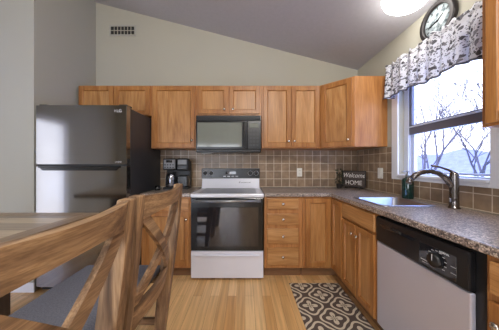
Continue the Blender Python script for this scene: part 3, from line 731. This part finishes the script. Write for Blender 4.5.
# clock above the window
t = thing('wall_clock', 'round pewter framed wall clock above the window valance', 'clock', L(XR-.001, 1.668, 2.432, -PI/2))
RX = Matrix.Rotation(PI/2, 4, 'X')
MB().lathe([(0, 0), (.155, 0), (.158, .012), (.152, .030), (.142, .036), (.135, .028), (.128, .034), (.120, .034), (.116, .018), (.116, .010), (0, .010)], RX, 48).build('case', M['clock_frame'], t)
fc = MB().lathe([(0, .0105), (.115, .0105), (.115, .013), (0, .013)], RX, 48).build('face', M['clock_face'], t)
b = MB()
for k in range(12):
    a = k*PI/6; T = Matrix.Translation((.097*math.sin(a), -.0138, .097*math.cos(a))) @ Matrix.Rotation(a, 4, 'Y'); b.box(-.003, .003, -.0008, .0008, -.011, .011, T=T)
b.build('hour_marks', M['clock_frame'], fc)
for nm, a, ln_, wd in (('hour_hand', 1.0, .058, .005), ('minute_hand', -1.75, .082, .004)):
    T = Matrix.Translation((0, -.0165, 0)) @ Matrix.Rotation(a, 4, 'Y'); MB().box(-wd, wd, -.001, .001, -.012, ln_, T=T).build(nm, M['black'], t)
MB().lathe([(0, .013), (.008, .013), (.008, .020), (0, .020)], RX, 14).build('hub', M['black'], t)

# valance
VY0, VY1 = 1.14, 2.137
t = thing('window_valance', 'white leaf-print valance gathered across the top of the window', 'curtain', L(XR, (VY0+VY1)/2, 2.27))
def vb(y):
    P = [(1.14, 1.90), (1.25, 1.918), (1.35, 1.945), (1.45, 1.957), (1.55, 1.950), (1.60, 1.938), (1.64, 1.928), (1.70, 1.938), (1.78, 1.953), (1.95, 1.957), (2.137, 1.950)]
    for (a, za), (c_, zc) in zip(P, P[1:]):
        if y <= c_+1e-9: return za+(zc-za)*(y-a)/(c_-a)
    return P[-1][1]
def vx(y, f):
    g = (math.sin(y*61)+.6*math.sin(y*37+1.3)+.4*math.sin(y*97))*.5
    amp = .014+.012*f
    x = -.098+g*amp*(1.5 if f < .14 else 1)
    # returns at both ends
    e = min((VY1-y), (y-VY0))
    if e < .012: x = x
    return x-.012*f+(.014 if .1 < f < .16 else 0)
NU = 150
def vrow(y, dx=0, only=None):
    zt = 2.292+.010*math.sin(y*83)+.006*math.sin(y*51+2); zb = vb(y); out = []
    for k in range(25):
        f = k/24; out.append((vx(y, f)+dx, y-(VY0+VY1)/2, zt+(zb-zt)*f-2.27))
    return out
rows = []
def ret(y, n):  # the side that returns to the wall
    base = vrow(y); res = []
    for j in range(n):
        s_ = j/n; res.append([(p[0]*s_-.004*(1-s_)-.0, p[1], p[2]) for p in base])
    return res
rows += ret(VY0, 6)
for i in range(NU+1): rows.append(vrow(VY0+(VY1-VY0)*i/NU))
rows += list(reversed(ret(VY1, 6)))
o = MB().grid(rows).build('cloth', M['valance'], t)
sd = o.modifiers.new('thickness', 'SOLIDIFY'); sd.thickness = .0025; sd.offset = 0
pts = [(r[-1][0]-.002, r[-1][1], r[-1][2]) for r in rows[6:-6]]
MB().tube(pts[::2], .0075, 8).build('piping', M['cloth_trim'], t)
MB().tube([(-.004, VY0+.006-(VY0+VY1)/2, -.03), (-.05, VY0+.004-(VY0+VY1)/2, -.03), (-.072, VY0+.012-(VY0+VY1)/2, -.03), (-.074, 0, -.03), (-.072, VY1-.012-(VY0+VY1)/2, -.03), (-.05, VY1-.004-(VY0+VY1)/2, -.03), (-.004, VY1-.006-(VY0+VY1)/2, -.03)], .006, 8).build('rod', M['white_plastic'], t)

# ceiling fixtures
def dome_lamp(x, y, r, label, power):
    ct = math.atan(SL)
    T = Matrix.Translation((x, y, ceil_z(x)-.002)) @ Matrix.Rotation(ct, 4, 'Y') @ Matrix.Rotation(PI, 4, 'X')
    t = thing('ceiling_light', label, 'ceiling light', T, 'round white dome ceiling lights')
    MB().lathe([(0, 0), (r*.9, 0), (r*.95, .012), (r*.9, .022), (0, .022)], None, 40).build('base_pan', M['white_plastic'], t)
    MB().lathe([(r, .012), (r*1.0, .022), (r*.93, .042), (r*.72, .066), (r*.4, .080), (0, .085)], None, 40).build('glass_dome', M['lamp'], t)
    l = bpy.data.lights.new('bulb', 'POINT'); l.energy = power; l.color = (1, .96, .90); l.shadow_soft_size = .08
    lo_ = bpy.data.objects.new('bulb', l); COL.objects.link(lo_); lo_.parent = t; lo_.location = (0, 0, .19)
    return t
dome_lamp(1.33, 1.70, .165, 'round white glowing dome light on the sloping ceiling above the sink', 3)
dome_lamp(.35, -.3, .2, 'added round white dome light for fill, unseen behind the viewer', 85)  # unseen lamp, added to fill the room with light

# vent in the back wall
t = thing('wall_vent', 'white air return grille with dark slots high on the back wall', 'vent', L(-1.715, YB, 3.145))
MB().cells([-.185, -.165, .165, .185], [-.075, -.056, .056, .075], lambda i, j: not (i == 1 and j == 1), -.012, -.0005, 1).build('frame', M['wall_white'], t)
MB().box(-.165, .165, -.003, -.0006, -.056, .056).build('backing', M['dark_grey'], t)
for k in range(6): MB().box(-.165+.047*(k+1)-.004, -.165+.047*(k+1)+.004, -.010, -.0035, -.056, .056).build('slat', M['wall'], t)
MB().box(-.165, .165, -.0095, -.0035, -.004, .004).build('crossbar', M['wall'], t)

# rug
b = MB().box(-.262, .258, -.60, .50, 0, .008, .003, 2)
tag(b.build('rug', M['rug'], T=L(.73, 1.675, .001)), 'brown and cream trellis pattern runner rug in front of the sink cabinet', 'rug')

# ------------------------------------------------------------------ dining table and chairs
TX0, TX1, TY0, TY1, TZ = -2.10, -1.10, .20, 1.547, .90
t = thing('dining_table', 'weathered plank dining table at the left in front of the refrigerator', 'table', L((TX0+TX1)/2, (TY0+TY1)/2, 0))
hw, hl = (TX1-TX0)/2, (TY1-TY0)/2
MB().box(-hw+.10, hw-.10, -hl+.10, hl-.10, TZ-.04, TZ, .001).build('tabletop', M['table_top'], t)
MB().cells([-hw, -hw+.1, hw-.1, hw], [-hl, -hl+.1, hl-.1, hl], lambda i, j: not (i == 1 and j == 1), TZ-.045, TZ+.0005, 2).build('border_boards', M['table_edge'], t)
for y in (-.32, .32):
    MB().box(-.17, .17, y-.06, y+.06, .07, TZ-.045, .004).build('pedestal', M['table_leg'], t)
    MB().box(-.36, .36, y-.05, y+.05, 0, .07, .006).build('foot', M['table_leg'], t)
MB().box(-.03, .03, -.26, .26, .25, .35, .004).build('stretcher', M['table_leg'], t)

def chair(label, T, group):
    t = thing('dining_chair', label, 'chair', T, group)
    HWd = .287; PT = .05
    prof = [(-.235, 0), (-.180, 0), (-.200, .30), (-.236, .62), (-.272, .88), (-.322, 1.135), (-.368, 1.135), (-.346, .88), (-.314, .62), (-.272, .30)]
    for s in (-1, 1):
        x0, x1 = (HWd-PT, HWd) if s > 0 else (-HWd, -HWd+PT)
        MB().prism(prof, x0, x1, 0, .004).build('rear_post', M['ch_z'], t)
        fx0, fx1 = (HWd-.05, HWd) if s > 0 else (-HWd, -HWd+.05)
        MB().box(fx0, fx1, .205, .255, 0, .525, .004).build('front_leg', M['ch_z'], t)
        MB().box(fx0+.012, fx1-.012, -.21, .205, .20, .24, .003).build('side_stretcher', M['ch_y'], t)
        MB().box(fx0+.008, fx1-.008, -.235, .205, .48, .545, .003).build('side_rail', M['ch_y'], t)
    wi = HWd-PT+.004
    def yb(z): return -.268-.077*(z-.6)/.5    # mid-plane of the leaning back
    def bow(u): return -.040*(1-(2*u-1)**2)
    def rail(z0f, z1f, th, y_off=0):
        def f(u):
            x = -wi+2*wi*u; z0, z1 = z0f(u), z1f(u); o = bow(u)+y_off
            return [(x, yb(z0)+o-th/2, z0), (x, yb(z0)+o+th/2, z0), (x, yb(z1)+o+th/2, z1), (x, yb(z1)+o-th/2, z1)]
        return f
    e = lambda u: (2*u-1)**2
    MB().sweep(rail(lambda u: 1.048-.022*e(u), lambda u: 1.122+.008*e(u), .030), 20).build('top_rail', M['ch_x'], t)
    MB().sweep(rail(lambda u: .535, lambda u: .625, .028), 20).build('lower_rail', M['ch_x'], t)
    for s in (-1, 1):
        def f(v):
            u = v if s > 0 else 1-v
            uu = .05+.90*u; x = -wi+2*wi*uu; zc = .615+.42*v; o = bow(uu)+(.002*s); th = .020
            dx, dz = s*.9*2*wi, .42; nl = math.hypot(dx, dz); nx, nz = -dz/nl*.027, dx/nl*.027
            y = yb(zc)+o
            return [(x-nx, y-th/2, zc-nz), (x-nx, y+th/2, zc-nz), (x+nx, y+th/2, zc+nz), (x+nx, y-th/2, zc+nz)]
        MB().sweep(f, 16).build('cross_brace', M['ch_x'], t)
    MB().box(-HWd+.05, HWd-.05, .215, .245, .48, .545, .003).build('front_rail', M['ch_x'], t)
    MB().box(-HWd+.045, HWd-.045, -.255, -.232, .46, .53, .003).build('back_rail', M['ch_x'], t)
    b = MB().box(-.287, .287, -.228, .280, .546, .588, .02, 3)
    b.build('seat', M['seat'], t, label='blue grey woven seat pad')
    return t
g = 'X-back chairs at the dining table'
chair('weathered X-back wooden chair nearest the viewer, cropped at the left', L(-.782, .497, 0, PI/2), g)
chair('weathered X-back wooden chair standing closer to the range', L(-.788, 1.105, 0, PI/2), g)
